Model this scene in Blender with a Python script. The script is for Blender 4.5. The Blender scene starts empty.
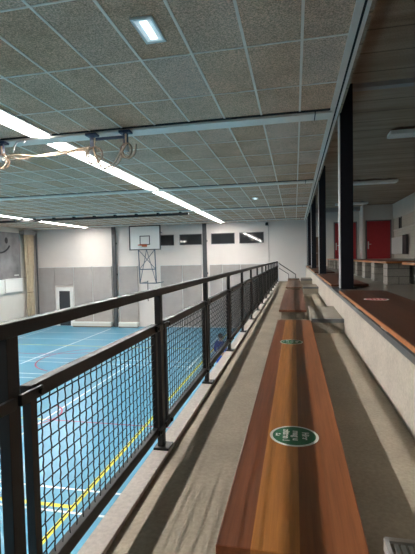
import bpy, bmesh, math, random
from mathutils import Vector, Matrix
random.seed(7)
C = bpy.context.scene.collection
PI = math.pi

# ------------------------------------------------------------------ helpers
def bx(bm, x0, x1, y0, y1, z0, z1, mi=0, bev=0.0):
    x0, x1 = min(x0, x1), max(x0, x1); y0, y1 = min(y0, y1), max(y0, y1); z0, z1 = min(z0, z1), max(z0, z1)
    vs = [bm.verts.new((x, y, z)) for z in (z0, z1) for x, y in ((x0, y0), (x1, y0), (x1, y1), (x0, y1))]
    fs = [bm.faces.new([vs[i] for i in q]) for q in
          ((3, 2, 1, 0), (4, 5, 6, 7), (0, 1, 5, 4), (1, 2, 6, 5), (2, 3, 7, 6), (3, 0, 4, 7))]
    for f in fs: f.material_index = mi
    if bev:
        es = list({e for f in fs for e in f.edges})
        r = bmesh.ops.bevel(bm, geom=es, offset=bev, segments=2, affect='EDGES', profile=0.6)
        for f in r['faces']: f.material_index = mi
    return bm

def box(x0, x1, y0, y1, z0, z1, bev=0.0):
    return bx(bmesh.new(), x0, x1, y0, y1, z0, z1, 0, bev)

def tube(bm, pts, r, n=8, closed=False, mi=0):
    pts = [Vector(p) for p in pts]; rings = []; N = len(pts)
    prev = None
    for i, p in enumerate(pts):
        if closed: d = pts[(i + 1) % N] - pts[i - 1]
        else: d = pts[min(i + 1, N - 1)] - pts[max(i - 1, 0)]
        d.normalize()
        if prev is None:
            a = Vector((0, 0, 1)) if abs(d.z) < 0.9 else Vector((1, 0, 0))
            u = d.cross(a).normalized()
        else:
            u = (prev - d * prev.dot(d)).normalized()
        prev = u; v = d.cross(u)
        rr = r[i] if isinstance(r, (list, tuple)) else r
        rings.append([bm.verts.new(p + u * math.cos(2 * PI * k / n) * rr + v * math.sin(2 * PI * k / n) * rr) for k in range(n)])
    M = N if closed else N - 1
    for i in range(M):
        A, B = rings[i], rings[(i + 1) % N]
        for k in range(n):
            f = bm.faces.new((A[k], A[(k + 1) % n], B[(k + 1) % n], B[k])); f.material_index = mi; f.smooth = True
    if not closed:
        bm.faces.new(rings[0][::-1]).material_index = mi
        bm.faces.new(rings[-1]).material_index = mi
    return bm

def disc(bm, cx, cy, z, rx, ry, h, n=48, mi=0):
    lo = [bm.verts.new((cx + rx * math.cos(2 * PI * k / n), cy + ry * math.sin(2 * PI * k / n), z)) for k in range(n)]
    hi = [bm.verts.new((v.co.x, v.co.y, z + h)) for v in lo]
    bm.faces.new(hi).material_index = mi; bm.faces.new(lo[::-1]).material_index = mi
    for k in range(n):
        bm.faces.new((lo[k], lo[(k + 1) % n], hi[(k + 1) % n], hi[k])).material_index = mi
    return bm

def ellipsoid(bm, c, r, mi=0, u=14, v=10):
    r_ = bmesh.ops.create_uvsphere(bm, u_segments=u, v_segments=v, radius=1.0)
    for vv in r_['verts']:
        vv.co = Vector((c[0] + vv.co.x * r[0], c[1] + vv.co.y * r[1], c[2] + vv.co.z * r[2]))
        for f in vv.link_faces: f.material_index = mi; f.smooth = True
    return bm

def obj(name, bm, mat, parent=None, label=None):
    bmesh.ops.recalc_face_normals(bm, faces=bm.faces)
    me = bpy.data.meshes.new(name); bm.to_mesh(me); bm.free()
    for m in (mat if isinstance(mat, (list, tuple)) else [mat]): me.materials.append(m)
    o = bpy.data.objects.new(name, me); C.objects.link(o)
    if parent: o.parent = parent
    if label: o['label'] = label
    return o

def tag(o, label, cat, group=None):
    o['label'] = label; o['category'] = cat
    if group: o['group'] = group
    return o

def thing(name, label, cat, loc=(0, 0, 0), group=None):
    o = bpy.data.objects.new(name, None); C.objects.link(o); o.location = loc
    o.empty_display_size = 0.1
    return tag(o, label, cat, group)

def struct(name, bm, mat, parent=None, label=None):
    o = obj(name, bm, mat, parent)
    if not parent: o['kind'] = 'structure'
    if label: o['label'] = label
    return o

def copy_tree(o, parent=None):
    c = o.copy(); C.objects.link(c)
    if parent: c.parent = parent
    for ch in [k for k in bpy.data.objects if k.parent == o and k is not c]:
        copy_tree(ch, c)
    return c

# ------------------------------------------------------------------ materials
def srgb(r, g, b):
    f = lambda c: (c / 255 / 12.92) if c / 255 <= 0.04045 else ((c / 255 + 0.055) / 1.055) ** 2.4
    return (f(r), f(g), f(b), 1)

class NT:
    def __init__(s, name):
        s.m = bpy.data.materials.new(name); s.m.use_nodes = True
        s.t = s.m.node_tree; s.n = s.t.nodes; s.l = s.t.links
        s.b = s.n['Principled BSDF']
    def new(s, t, **kw):
        n = s.n.new(t)
        for k, v in kw.items():
            if k in n.inputs.keys(): n.inputs[k].default_value = v
            else: setattr(n, k, v)
        return n
    def link(s, a, b): s.l.new(a, b)
    def coord(s, scale=(1, 1, 1), kind='Object'):
        tc = s.new('ShaderNodeTexCoord'); mp = s.new('ShaderNodeMapping'); mp.inputs['Scale'].default_value = scale
        s.link(tc.outputs[kind], mp.inputs['Vector']); return mp.outputs['Vector']
    def ramp(s, fac, stops, interp='LINEAR'):
        r = s.new('ShaderNodeValToRGB'); r.color_ramp.interpolation = interp
        e = r.color_ramp.elements
        while len(e) < len(stops): e.new(0.5)
        for k, (p, c) in enumerate(stops): e[k].position = p; e[k].color = c
        s.link(fac, r.inputs['Fac']); return r.outputs['Color']
    def noise(s, vec, scale, detail=3, rough=0.6):
        n = s.new('ShaderNodeTexNoise', Scale=scale, Detail=detail, Roughness=rough)
        s.link(vec, n.inputs['Vector']); return n.outputs['Fac']
    def mix(s, fac, a, b, blend='MIX'):
        n = s.new('ShaderNodeMix', data_type='RGBA', blend_type=blend)
        for sock, v in ((n.inputs[0], fac), (n.inputs[6], a), (n.inputs[7], b)):
            if hasattr(v, 'links') or hasattr(v, 'is_linked'): s.link(v, sock)
            else: sock.default_value = v
        return n.outputs[2]
    def bump(s, h, strength=0.3, dist=0.01):
        b = s.new('ShaderNodeBump', Strength=strength, Distance=dist); s.link(h, b.inputs['Height'])
        s.link(b.outputs['Normal'], s.b.inputs['Normal'])

def plain(name, col, rough=0.6, metal=0.0, var=0.06, scale=6.0, spec=0.5):
    t = NT(name); v = t.coord()
    f = t.noise(v, scale, 4)
    a = tuple(min(1, c * (1 - var * 2)) for c in col[:3]) + (1,); b = tuple(min(1, c * (1 + var * 2)) for c in col[:3]) + (1,)
    t.link(t.ramp(f, [(0.3, a), (0.7, b)]), t.b.inputs['Base Color'])
    t.b.inputs['Roughness'].default_value = rough; t.b.inputs['Metallic'].default_value = metal
    t.b.inputs['Specular IOR Level'].default_value = spec
    return t.m

def m_concrete(name, col, var=0.18, rough=0.8):
    t = NT(name); v = t.coord()
    f1 = t.noise(v, 2.2, 6, 0.65); f2 = t.noise(v, 55, 3, 0.6)
    a = tuple(c * (1 - var) for c in col[:3]) + (1,); b = tuple(min(1, c * (1 + var)) for c in col[:3]) + (1,)
    c1 = t.ramp(f1, [(0.3, a), (0.7, b)])
    c2 = t.ramp(f2, [(0.35, (0.82, 0.82, 0.82, 1)), (0.65, (1, 1, 1, 1))])
    t.link(t.mix(1.0, c1, c2, 'MULTIPLY'), t.b.inputs['Base Color'])
    t.b.inputs['Roughness'].default_value = rough
    t.bump(f2, 0.25, 0.003)
    return t.m

def m_wood(name, stops, rough=0.42, axis='X'):
    # long planks along Y: colour by position across (object X), grain stretched along Y
    t = NT(name); v = t.coord()
    sep = t.new('ShaderNodeSeparateXYZ'); t.link(v, sep.inputs[0])
    base = t.ramp(sep.outputs['X'], stops, 'CONSTANT')
    g = t.noise(t.coord((60, 2.0, 60)), 1.0, 6, 0.7)
    g2 = t.noise(t.coord((8, 0.5, 8)), 1.0, 3, 0.6)
    gr = t.ramp(g, [(0.25, (0.62, 0.62, 0.62, 1)), (0.7, (1.12, 1.12, 1.12, 1))])
    gr2 = t.ramp(g2, [(0.3, (0.78, 0.76, 0.74, 1)), (0.7, (1.1, 1.1, 1.1, 1))])
    c = t.mix(1.0, t.mix(1.0, base, gr, 'MULTIPLY'), gr2, 'MULTIPLY')
    t.link(c, t.b.inputs['Base Color']); t.b.inputs['Roughness'].default_value = rough
    t.bump(g, 0.08, 0.002)
    return t.m

def m_tiles():
    t = NT('wood_wool_tiles'); tc = t.new('ShaderNodeTexCoord')
    mp = t.new('ShaderNodeMapping'); t.link(tc.outputs['Object'], mp.inputs['Vector'])
    mp.inputs['Location'].default_value = (-0.099 / 0.6, -(4.5855) / 1.1888, 0); mp.inputs['Scale'].default_value = (1 / 0.6, 1 / 1.1888, 1)
    fl = t.new('ShaderNodeVectorMath', operation='FLOOR'); t.link(mp.outputs[0], fl.inputs[0])
    wn = t.new('ShaderNodeTexWhiteNoise', noise_dimensions='2D'); t.link(fl.outputs[0], wn.inputs['Vector'])
    v = t.coord()
    n1 = t.noise(v, 62, 5, 0.75); n2 = t.noise(v, 260, 2, 0.6); n3 = t.noise(v, 1.6, 4, 0.6)
    tint = t.ramp(wn.outputs['Value'], [(0.0, (0.64, 0.395, 0.265, 1)), (0.5, (0.69, 0.465, 0.34, 1)), (1.0, (0.71, 0.51, 0.405, 1))])
    sp = t.ramp(n1, [(0.34, (0.42, 0.40, 0.38, 1)), (0.5, (0.94, 0.94, 0.94, 1)), (0.66, (1.5, 1.5, 1.5, 1))])
    bl = t.ramp(n3, [(0.3, (0.85, 0.83, 0.8, 1)), (0.7, (1.12, 1.12, 1.12, 1))])
    c = t.mix(1.0, t.mix(1.0, tint, sp, 'MULTIPLY'), bl, 'MULTIPLY')
    t.link(c, t.b.inputs['Base Color']); t.b.inputs['Roughness'].default_value = 0.95
    t.b.inputs['Specular IOR Level'].default_value = 0.1
    t.bump(n1, 0.5, 0.008)
    return t.m

def m_planks():
    # dark wood-wool planks across (along X) on the upper ceiling
    t = NT('ceiling_planks'); v = t.coord()
    w = t.noise(t.coord((0.35, 3.2, 1)), 1.0, 5, 0.7); n1 = t.noise(v, 60, 3, 0.7)
    sep = t.new('ShaderNodeSeparateXYZ'); t.link(v, sep.inputs[0])
    md = t.new('ShaderNodeMath', operation='PINGPONG'); md.inputs[1].default_value = 0.3; t.link(sep.outputs['Y'], md.inputs[0])
    seam = t.ramp(md.outputs[0], [(0.0, (0.45, 0.45, 0.45, 1)), (0.025, (1, 1, 1, 1))])
    c = t.ramp(w, [(0.3, (0.28, 0.21, 0.155, 1)), (0.7, (0.50, 0.395, 0.30, 1))])
    sp = t.ramp(n1, [(0.3, (0.7, 0.7, 0.7, 1)), (0.7, (1.2, 1.2, 1.2, 1))])
    t.link(t.mix(1.0, t.mix(1.0, c, sp, 'MULTIPLY'), seam, 'MULTIPLY'), t.b.inputs['Base Color'])
    t.b.inputs['Roughness'].default_value = 0.95; t.b.inputs['Specular IOR Level'].default_value = 0.1
    t.bump(n1, 0.4, 0.006)
    return t.m

def m_blocks(name, c1, c2, mortar, scale=1.0, w=0.39, h=0.145):
    t = NT(name); tc = t.new('ShaderNodeTexCoord')
    sep = t.new('ShaderNodeSeparateXYZ'); t.link(tc.outputs['Object'], sep.inputs[0])
    ad = t.new('ShaderNodeMath', operation='ADD'); t.link(sep.outputs['X'], ad.inputs[0]); t.link(sep.outputs['Y'], ad.inputs[1])
    cb = t.new('ShaderNodeCombineXYZ'); t.link(ad.outputs[0], cb.inputs['X']); t.link(sep.outputs['Z'], cb.inputs['Y'])
    br = t.new('ShaderNodeTexBrick', Scale=scale)
    br.inputs['Brick Width'].default_value = w; br.inputs['Row Height'].default_value = h; br.inputs['Mortar Size'].default_value = 0.008
    br.inputs['Color1'].default_value = c1; br.inputs['Color2'].default_value = c2; br.inputs['Mortar'].default_value = mortar
    t.link(cb.outputs[0], br.inputs['Vector'])
    n = t.ramp(t.noise(t.coord(), 40, 3), [(0.3, (0.8, 0.8, 0.8, 1)), (0.7, (1.1, 1.1, 1.1, 1))])
    t.link(t.mix(1.0, br.outputs['Color'], n, 'MULTIPLY'), t.b.inputs['Base Color'])
    t.b.inputs['Roughness'].default_value = 0.85
    return t.m

def m_emit(name, col, s):
    t = NT(name)
    t.b.inputs['Base Color'].default_value = (0.9, 0.9, 0.9, 1)
    t.b.inputs['Emission Color'].default_value = col; t.b.inputs['Emission Strength'].default_value = s
    return t.m

def m_strip():
    # prismatic diffuser: bright core along the tubes, softer sides
    t = NT('strip_light_diffuser'); v = t.coord()
    sep = t.new('ShaderNodeSeparateXYZ'); t.link(v, sep.inputs[0])
    ab = t.new('ShaderNodeMath', operation='ABSOLUTE'); t.link(sep.outputs['X'], ab.inputs[0])
    mr = t.new('ShaderNodeMapRange'); mr.interpolation_type = 'SMOOTHSTEP'
    mr.inputs['From Min'].default_value = 0.030; mr.inputs['From Max'].default_value = 0.055
    mr.inputs['To Min'].default_value = STRIP; mr.inputs['To Max'].default_value = 5.0
    t.link(ab.outputs[0], mr.inputs['Value']); t.link(mr.outputs[0], t.b.inputs['Emission Strength'])
    t.b.inputs['Emission Color'].default_value = (1.0, 0.955, 0.895, 1); t.b.inputs['Base Color'].default_value = (0.9, 0.9, 0.9, 1)
    return t.m
STRIP = 215.0
M = dict(
    tiles=m_tiles(), planks=m_planks(),
    tbar=plain('ceiling_tee_bar', (0.95, 0.84, 0.75, 1), 0.5, var=0.02),
    beam=plain('beam_paint', (0.95, 0.86, 0.78, 1), 0.45, var=0.02),
    slot=plain('dark_gap', (0.012, 0.012, 0.013, 1), 0.9),
    whitewall=plain('white_wall_paint', (0.68, 0.625, 0.59, 1), 0.7, var=0.012, scale=1.2),
    leftwall=plain('cream_wall_paint', (0.66, 0.63, 0.58, 1), 0.7, var=0.015, scale=1.2),
    nearwall=plain('dark_fill_cut_wall', (0.10, 0.08, 0.065, 1), 0.9),  # unseen wall behind the camera, darkened to cut fill light on the stand
    upperwall=plain('upper_wall_paint', (0.74, 0.70, 0.65, 1), 0.7, var=0.02, scale=1.5),
    floor_blue=plain('blue_sports_floor', (0.085, 0.285, 0.43, 1), 0.32, var=0.03, scale=0.6),
    ln_white=plain('line_white', (0.72, 0.76, 0.78, 1), 0.5),
    ln_yellow=plain('line_yellow', (0.70, 0.62, 0.05, 1), 0.5),
    ln_red=plain('line_red', (0.40, 0.06, 0.13, 1), 0.5),
    tread=m_concrete('tread_concrete', (0.46, 0.395, 0.305, 1), 0.14),
    riser=m_concrete('riser_concrete', (0.60, 0.54, 0.47, 1), 0.12),
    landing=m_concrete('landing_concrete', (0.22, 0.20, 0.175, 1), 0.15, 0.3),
    curb=m_concrete('curb_concrete', (0.58, 0.52, 0.47, 1), 0.08),
    step=m_concrete('step_concrete', (0.37, 0.33, 0.275, 1), 0.15),
    nosing=plain('nosing_metal', (0.16, 0.17, 0.18, 1), 0.45, 0.5),
    strip_grey=plain('ribbed_strip_grey', (0.48, 0.46, 0.44, 1), 0.55),
    black=plain('railing_black', (0.012, 0.0108, 0.0108, 1), 0.45, spec=0.4),
    wire=plain('wire_black', (0.007, 0.007, 0.007, 1), 0.6),
    navy=plain('column_navy', (0.008, 0.009, 0.014, 1), 0.5, spec=0.25),
    edge=plain('column_lit_side_grey', (0.55, 0.56, 0.57, 1), 0.45),  # lit side of the columns as a colour; reused on the handrail end post
    panel=plain('grey_wall_panel', (0.36, 0.33, 0.315, 1), 0.85, var=0.03, scale=2),
    alu=plain('panel_trim', (0.62, 0.63, 0.63, 1), 0.4, 0.3),
    pipe=plain('charcoal_post', (0.055, 0.057, 0.062, 1), 0.5),
    glass=plain('dark_window_glass', (0.020, 0.021, 0.023, 1), 0.04, var=0.0),
    frame=plain('window_frame_dark', (0.05, 0.05, 0.055, 1), 0.5),
    doorglass=plain('dark_door_glass', (0.035, 0.040, 0.047, 1), 0.25, var=0.0),
    white=plain('white_lacquer', (0.78, 0.78, 0.76, 1), 0.45, var=0.01),
    red=plain('red_door_paint', (0.36, 0.022, 0.028, 1), 0.4, var=0.03),
    doorframe=plain('door_frame_grey', (0.16, 0.15, 0.15, 1), 0.5),
    steel=plain('satin_steel', (0.62, 0.62, 0.60, 1), 0.3, 0.8),
    brownwood=plain('brown_wood_panel', (0.16, 0.10, 0.06, 1), 0.6, var=0.1),
    blue_steel=plain('dark_blue_steel', (0.012, 0.03, 0.075, 1), 0.45),
    board=plain('backboard_white', (0.78, 0.78, 0.77, 1), 0.4, var=0.01),
    rim=plain('rim_orange', (0.62, 0.13, 0.04, 1), 0.45),
    truss=plain('truss_blue_grey', (0.07, 0.11, 0.16, 1), 0.5),
    rope=plain('rope_natural', (0.40, 0.30, 0.22, 1), 0.9, var=0.12, scale=40),
    ringwood=plain('ring_wood', (0.22, 0.13, 0.08, 1), 0.5),
    pulley=plain('pulley_grey', (0.42, 0.42, 0.42, 1), 0.5),
    curtain=plain('beige_curtain', (0.46, 0.37, 0.26, 1), 0.9, var=0.06),
    poster=plain('poster_grey', (0.20, 0.195, 0.20, 1), 0.6, var=0.22, scale=0.7),
    ink=plain('poster_ink', (0.02, 0.02, 0.025, 1), 0.6),
    green=plain('sticker_green', (0.016, 0.155, 0.062, 1), 0.4, var=0.02),
    stickwhite=plain('sticker_white', (0.90, 0.92, 0.88, 1), 0.5, var=0.02),
    stickred=plain('sticker_red', (0.52, 0.035, 0.055, 1), 0.4, var=0.02),
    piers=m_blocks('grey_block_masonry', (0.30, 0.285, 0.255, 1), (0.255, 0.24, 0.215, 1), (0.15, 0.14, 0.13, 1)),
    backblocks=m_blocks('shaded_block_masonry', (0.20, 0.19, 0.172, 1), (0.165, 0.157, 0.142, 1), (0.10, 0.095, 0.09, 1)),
    rightblocks=m_blocks('white_block_masonry', (0.68, 0.63, 0.56, 1), (0.65, 0.60, 0.54, 1), (0.56, 0.52, 0.47, 1), w=0.6, h=0.3),
    tube_emit=m_strip(),
    emerg_emit=m_emit('emergency_lamp_glow', (0.80, 0.97, 1.0, 1), 3.0),
    emerg_tray=m_emit('emergency_lamp_tray', (0.62, 0.85, 0.95, 1), 0.35),
    dimlamp=plain('unlit_diffuser', (0.88, 0.88, 0.86, 1), 0.35, var=0.01),
    skin=plain('skin', (0.42, 0.25, 0.18, 1), 0.6),
    hair=plain('dark_hair', (0.04, 0.025, 0.018, 1), 0.7),
    shirt=plain('blue_shirt', (0.035, 0.06, 0.30, 1), 0.8),
    shorts=plain('bright_blue_shorts', (0.03, 0.10, 0.48, 1), 0.8),
)
wood1 = m_wood('bench_wood_warm', [(0.0, srgb(142, 80, 46)), (0.098, srgb(205, 134, 66)), (0.235, srgb(156, 92, 52)), (0.33, srgb(162, 100, 62))])
wood2 = m_wood('bench_wood_reddish', [(0.0, srgb(128, 84, 64)), (0.12, srgb(144, 96, 74)), (0.24, srgb(120, 78, 60)), (0.34, srgb(136, 90, 70))])  # planks greyed and lightened to carry sheen in the colour
wood3 = m_wood('bench_wood_sheen', [(0.0, srgb(150, 116, 96)), (0.12, srgb(160, 126, 106)), (0.24, srgb(142, 108, 90)), (0.34, srgb(152, 118, 98))])  # paler still: sheen on the far boards is put into the colour
wood_dark = m_wood('bench_wood_dark', [(0.0, srgb(90, 52, 36)), (0.16, srgb(100, 58, 40)), (0.33, srgb(86, 48, 34)), (0.47, srgb(96, 55, 38))], 0.38)
wood_lit_edge = plain('bench_lit_edge_wood', srgb(176, 112, 66), 0.45, var=0.08, scale=20)  # strip light falling on the board edges, painted as a lighter wood colour

# ------------------------------------------------------------------ layout numbers (metres; camera stands at x=0, y=0)
CAM_Z = 0.98
HC = 3.28          # hall ceiling
UC = 3.70          # ceiling over the stand
YB = 26.2          # back wall
XL = -17.9         # far side wall of the hall
GZ = -3.5          # sports floor
XR = 5.17          # right-hand wall
YN = -7.0          # wall behind the camera
TX0, TL, TY = 0.099, 0.6, 4.5855
TLY = 1.1888
beamY = [TY + TLY * (2 + 5 * k) for k in range(-2, 4)]   # -4.93, 1.02, 6.96, 12.91, 18.85, 24.8
RAILX = -0.68

# ------------------------------------------------------------------ the room shell
# sports floor with its painted lines
bm = bmesh.new()
bx(bm, XL, -0.9, YN, YB, GZ - 0.1, GZ, 0)
def quad(p, mi, z=GZ + 0.003):
    f = bm.faces.new([bm.verts.new((x, y, z)) for x, y in p]); f.material_index = mi
def line(x0, y0, x1, y1, w, mi, z=GZ + 0.003):
    d = Vector((x1 - x0, y1 - y0)).normalized(); n = Vector((-d.y, d.x)) * w / 2
    quad([(x0 + n.x, y0 + n.y), (x1 + n.x, y1 + n.y), (x1 - n.x, y1 - n.y), (x0 - n.x, y0 - n.y)], mi, z)
def arc(cx, cy, r, a0, a1, w, mi, z=GZ + 0.004, n=30):
    for k in range(n):
        a, b = a0 + (a1 - a0) * k / n, a0 + (a1 - a0) * (k + 1) / n
        quad([(cx + (r + w / 2) * math.cos(a), cy + (r + w / 2) * math.sin(a)), (cx + (r + w / 2) * math.cos(b), cy + (r + w / 2) * math.sin(b)),
              (cx + (r - w / 2) * math.cos(b), cy + (r - w / 2) * math.sin(b)), (cx + (r - w / 2) * math.cos(a), cy + (r - w / 2) * math.sin(a))], mi, z)
line(-4.02, 3, -4.02, 24.2, 0.10, 2)                 # yellow side line
line(-17, 6.66, -4.02, 6.66, 0.10, 2)                # yellow cross line
line(-17, 7.2, -3.3, 7.2, 0.06, 1); line(-17, 6.50, -3.2, 6.50, 0.06, 1, GZ + 0.0035)
line(-17, 10.36, -7.0, 10.36, 0.05, 2); line(-7.0, 10.36, -3.0, 10.36, 0.05, 3)
line(-7.05, 8.0, -7.05, 16.6, 0.06, 1)
line(-17, 14.1, -9.0, 14.1, 0.06, 1); line(-17, 14.65, -9.4, 14.65, 0.07, 1)
line(-17, 16.5, -4.2, 16.5, 0.05, 1); line(-17, 17.2, -4.2, 17.2, 0.05, 1)
line(-12.0, 16.0, -12.0, 25.2, 0.08, 1)
line(-17, 19.9, -5, 19.9, 0.06, 2, GZ + 0.0036); line(-17, 21.6, -5, 21.6, 0.05, 1); line(-17, 23.6, -5, 23.6, 0.06, 1)
line(-16.2, 16.5, -16.2, 25.0, 0.06, 1)
line(-4.35, 16, -4.35, 24.5, 0.05, 1)
arc(-9.4, 17.2, 2.2, PI * 0.6, PI * 1.4, 0.07, 3)
arc(-12.6, 24.5, 6.6, PI * 1.28, PI * 1.75, 0.07, 3)
arc(-7.7, 10.6, 0.9, -PI * 0.4, PI * 0.4, 0.05, 3)
struct('floor', bm, [M['floor_blue'], M['ln_white'], M['ln_yellow'], M['ln_red']], label='blue sports hall floor with painted court lines')

struct('wall_back', box(XL, 0.72, YB, YB + 0.2, GZ, HC + 0.6), M['whitewall'])
struct('wall_left', box(XL - 0.2, XL, YN, YB + 0.2, GZ, HC + 0.1), M['leftwall'])
struct('wall_near', box(XL, XR, YN - 0.2, YN, GZ, UC), M['nearwall'])

# hall ceiling: tiles with tee bars
bm = bmesh.new()
bx(bm, XL, 0.70, YN, YB, HC, HC + 0.1, 0)
i = -30
while TX0 + TL * i < 0.5:
    x = TX0 + TL * i
    if x > XL: bx(bm, x - 0.0145, x + 0.0145, YN, YB, HC - 0.010, HC + 0.002, 1)
    i += 1
j = -9
while TY + TLY * (j - 1) < YB:
    y = TY + TLY * (j - 1)
    if y > YN and all(abs(y - b) > 0.3 for b in beamY): bx(bm, XL, 0.57, y - 0.010, y + 0.010, HC - 0.008, HC + 0.002, 1)
    j += 1
struct('ceiling', bm, [M['tiles'], M['tbar']], label='hall ceiling of dark speckled tiles in a pale grid')

# long edge trim of the hall ceiling, with its dark slot
bm = bmesh.new()
bx(bm, 0.565, 0.635, YN, YB, HC - 0.03, HC + 0.02, 0)
bx(bm, 0.635, 0.665, YN, YB, HC - 0.012, HC + 0.02, 1)
bx(bm, 0.665, 0.70, YN, YB, HC - 0.03, HC + 0.02, 0)
struct('trim_1', bm, [M['beam'], M['slot']])
# fascia between the hall ceiling and the higher ceiling over the stand
struct('trim_2', box(0.70, 0.74, YN, YB, HC - 0.02, UC), M['planks'])

n = 3
for k, y in enumerate(beamY):
    bm = bmesh.new()
    bx(bm, XL, 0.60, y - 0.14, y + 0.17, HC - 0.05, HC + 0.01, 0)
    bx(bm, XL, 0.60, y - 0.20, y - 0.14, HC - 0.014, HC + 0.01, 1)
    bx(bm, 0.33, 0.345, y - 0.142, y + 0.172, HC - 0.052, HC, 1)
    struct('trim_%d' % n, bm, [M['beam'], M['slot']]); n += 1

# ceiling over the stand and its cross beams
struct('ceiling.001', box(0.74, XR, YN, 25.0, UC, UC + 0.1), M['planks'], label='dark plank ceiling over the upper stand')
for k, y in enumerate(beamY):
    if 0 < y < 8:
        bm = bmesh.new(); bx(bm, 0.74, XR, y + 0.03, y + 0.17, UC - 0.07, UC, 0); bx(bm, 0.74, XR, y + 0.17, y + 0.24, UC - 0.03, UC, 1)
        struct('trim_%d' % n, bm, [M['panel'], M['beam']]); n += 1

# the stand: lower tread, riser, upper treads
struct('floor.001', box(-0.72, 0.61, YN, 17.4, -0.35, 0.0), M['tread'], label='lowest concrete tread of the stand, striped by railing shadow')
struct('trim_%d' % n, box(-0.715, -0.632, YN, 17.4, 0.0, 0.02, 0.003), M['curb'], label='pale low curb below the railing'); n += 1
struct('wall_riser', box(0.61, 0.80, YN, 24.6, -0.35, 0.405), M['riser'], label='pale concrete riser beside the lowest tread')
bm = bmesh.new(); bx(bm, 0.603, 0.80, YN, 24.6, 0.405, 0.45, 0, 0.004)
struct('trim_%d' % n, bm, M['nosing'], label='grey metal nosing along the top of the riser'); n += 1
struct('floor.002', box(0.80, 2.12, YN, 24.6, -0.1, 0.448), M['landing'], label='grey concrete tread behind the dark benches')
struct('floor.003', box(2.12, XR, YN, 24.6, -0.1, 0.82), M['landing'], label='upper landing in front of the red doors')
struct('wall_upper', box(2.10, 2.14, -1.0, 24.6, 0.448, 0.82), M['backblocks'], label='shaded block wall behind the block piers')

# end walls of the upper stand
struct('wall_right', box(XR, XR + 0.2, YN, 24.8, -0.1, UC + 0.1), M['rightblocks'])
bm = bmesh.new(); bx(bm, XR - 0.05, XR, YN, 23.6, 2.9, UC, 0); bx(bm, XR - 0.06, XR, YN, 23.6, 2.26, 2.32, 0)
struct('trim_%d' % n, bm, M['upperwall'], label='smooth white band above the block wall'); n += 1
struct('wall_end', box(3.56, XR, 23.6, 24.8, 0.4, UC), M['upperwall'], label='pale end wall with the right red door')
struct('wall_end.001', box(0.78, 3.56, 24.6, 24.8, -0.1, UC), M['upperwall'], label='pale end wall with the left red door')
struct('trim_%d' % n, box(0.78, 3.56, 24.2, 24.6, 3.50, UC), M['panel'], label='grey soffit above the left red door'); n += 1
struct('trim_%d' % n, box(3.58, 3.68, 23.5, 23.6, 0.82, UC), M['whitewall'], label='white pipe casing between the red doors'); n += 1

def red_door(name, x0, x1, yf, z0, z1, label):
    d = struct(name, box(x0 + 0.05, x1 - 0.05, yf - 0.05, yf - 0.005, z0, z1 - 0.05), M['red'], label=label)
    bm = bmesh.new()
    bx(bm, x0, x0 + 0.06, yf - 0.07, yf, z0, z1); bx(bm, x1 - 0.06, x1, yf - 0.07, yf, z0, z1); bx(bm, x0, x1, yf - 0.07, yf, z1 - 0.06, z1)
    obj('door_frame', bm, M['doorframe'], d)
    bm = bmesh.new(); bx(bm, x0 + 0.10, x0 + 0.16, yf - 0.06, yf - 0.045, 1.35, 1.75)
    tube(bm, [(x0 + 0.13, yf - 0.06, 1.6), (x0 + 0.13, yf - 0.11, 1.6), (x0 + 0.27, yf - 0.11, 1.6)], 0.014)
    obj('door_handle', bm, M['steel'], d)
red_door('door_1', 3.74, 5.03, 23.6, 0.82, 2.88, 'right red door of the upper landing')
red_door('door_2', 2.18, 3.43, 24.6, 0.82, 2.92, 'left red door, partly behind the nearest column')
d3 = struct('door_3', box(1.12, 1.32, 24.52, 24.6, 0.448, 2.12), M['brownwood'], label='brown wooden door leaf at the far end of the stand')
bm = bmesh.new(); tube(bm, [(1.28, 24.52, 1.2), (1.28, 24.46, 1.2), (1.20, 24.46, 1.2)], 0.012); obj('door_handle', bm, M['steel'], d3)

# slot window and wall convector on the right wall
w = struct('window_5', box(XR - 0.03, XR + 0.01, 22.0, 22.35, 2.34, 2.84), M['slot'], label='narrow dark slot window in the right wall')
bm = bmesh.new()
bx(bm, XR - 0.05, XR, 21.96, 22.0, 2.30, 2.88); bx(bm, XR - 0.05, XR, 22.35, 22.39, 2.30, 2.88)
obj('window_frame', bm, M['doorframe'], w)
cv = thing('wall_convector', 'white box convector with dark end on the right wall below the slot window', 'heater', (XR, 21.8, 1.05))
obj('casing', box(-0.14, -0.05, -0.55, 1.78, 0.0, 0.85, 0.012), M['white'], cv)
obj('end_grille', box(-0.15, -0.05, -1.2, -0.551, -0.02, 0.89, 0.01), M['frame'], cv, 'dark end section')
for z in (0.1, 0.6): obj('bracket', box(-0.05, 0.0, -0.9, 1.6, z, z + 0.1), M['doorframe'], cv)

# ------------------------------------------------------------------ back wall of the hall
# four dark windows
for k, (x0, x1) in enumerate(((-8.70, -7.83), (-7.35, -5.95), (-5.23, -3.80), (-3.41, -1.95))):
    w = struct('window_%d' % (k + 1), box(x0, x1, YB - 0.03, YB + 0.005, 1.98, 2.585), M['glass'], label='dark viewing window high in the back wall')
    bm = bmesh.new(); f = 0.045; y0, y1 = YB - 0.045, YB
    bx(bm, x0 - f, x0, y0, y1, 1.98 - f, 2.585 + f); bx(bm, x1, x1 + f, y0, y1, 1.98 - f, 2.585 + f)
    bx(bm, x0, x1, y0, y1, 1.98 - f, 1.98); bx(bm, x0, x1, y0, y1, 2.585, 2.585 + f)
    obj('window_frame', bm, M['frame'], w)

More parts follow.
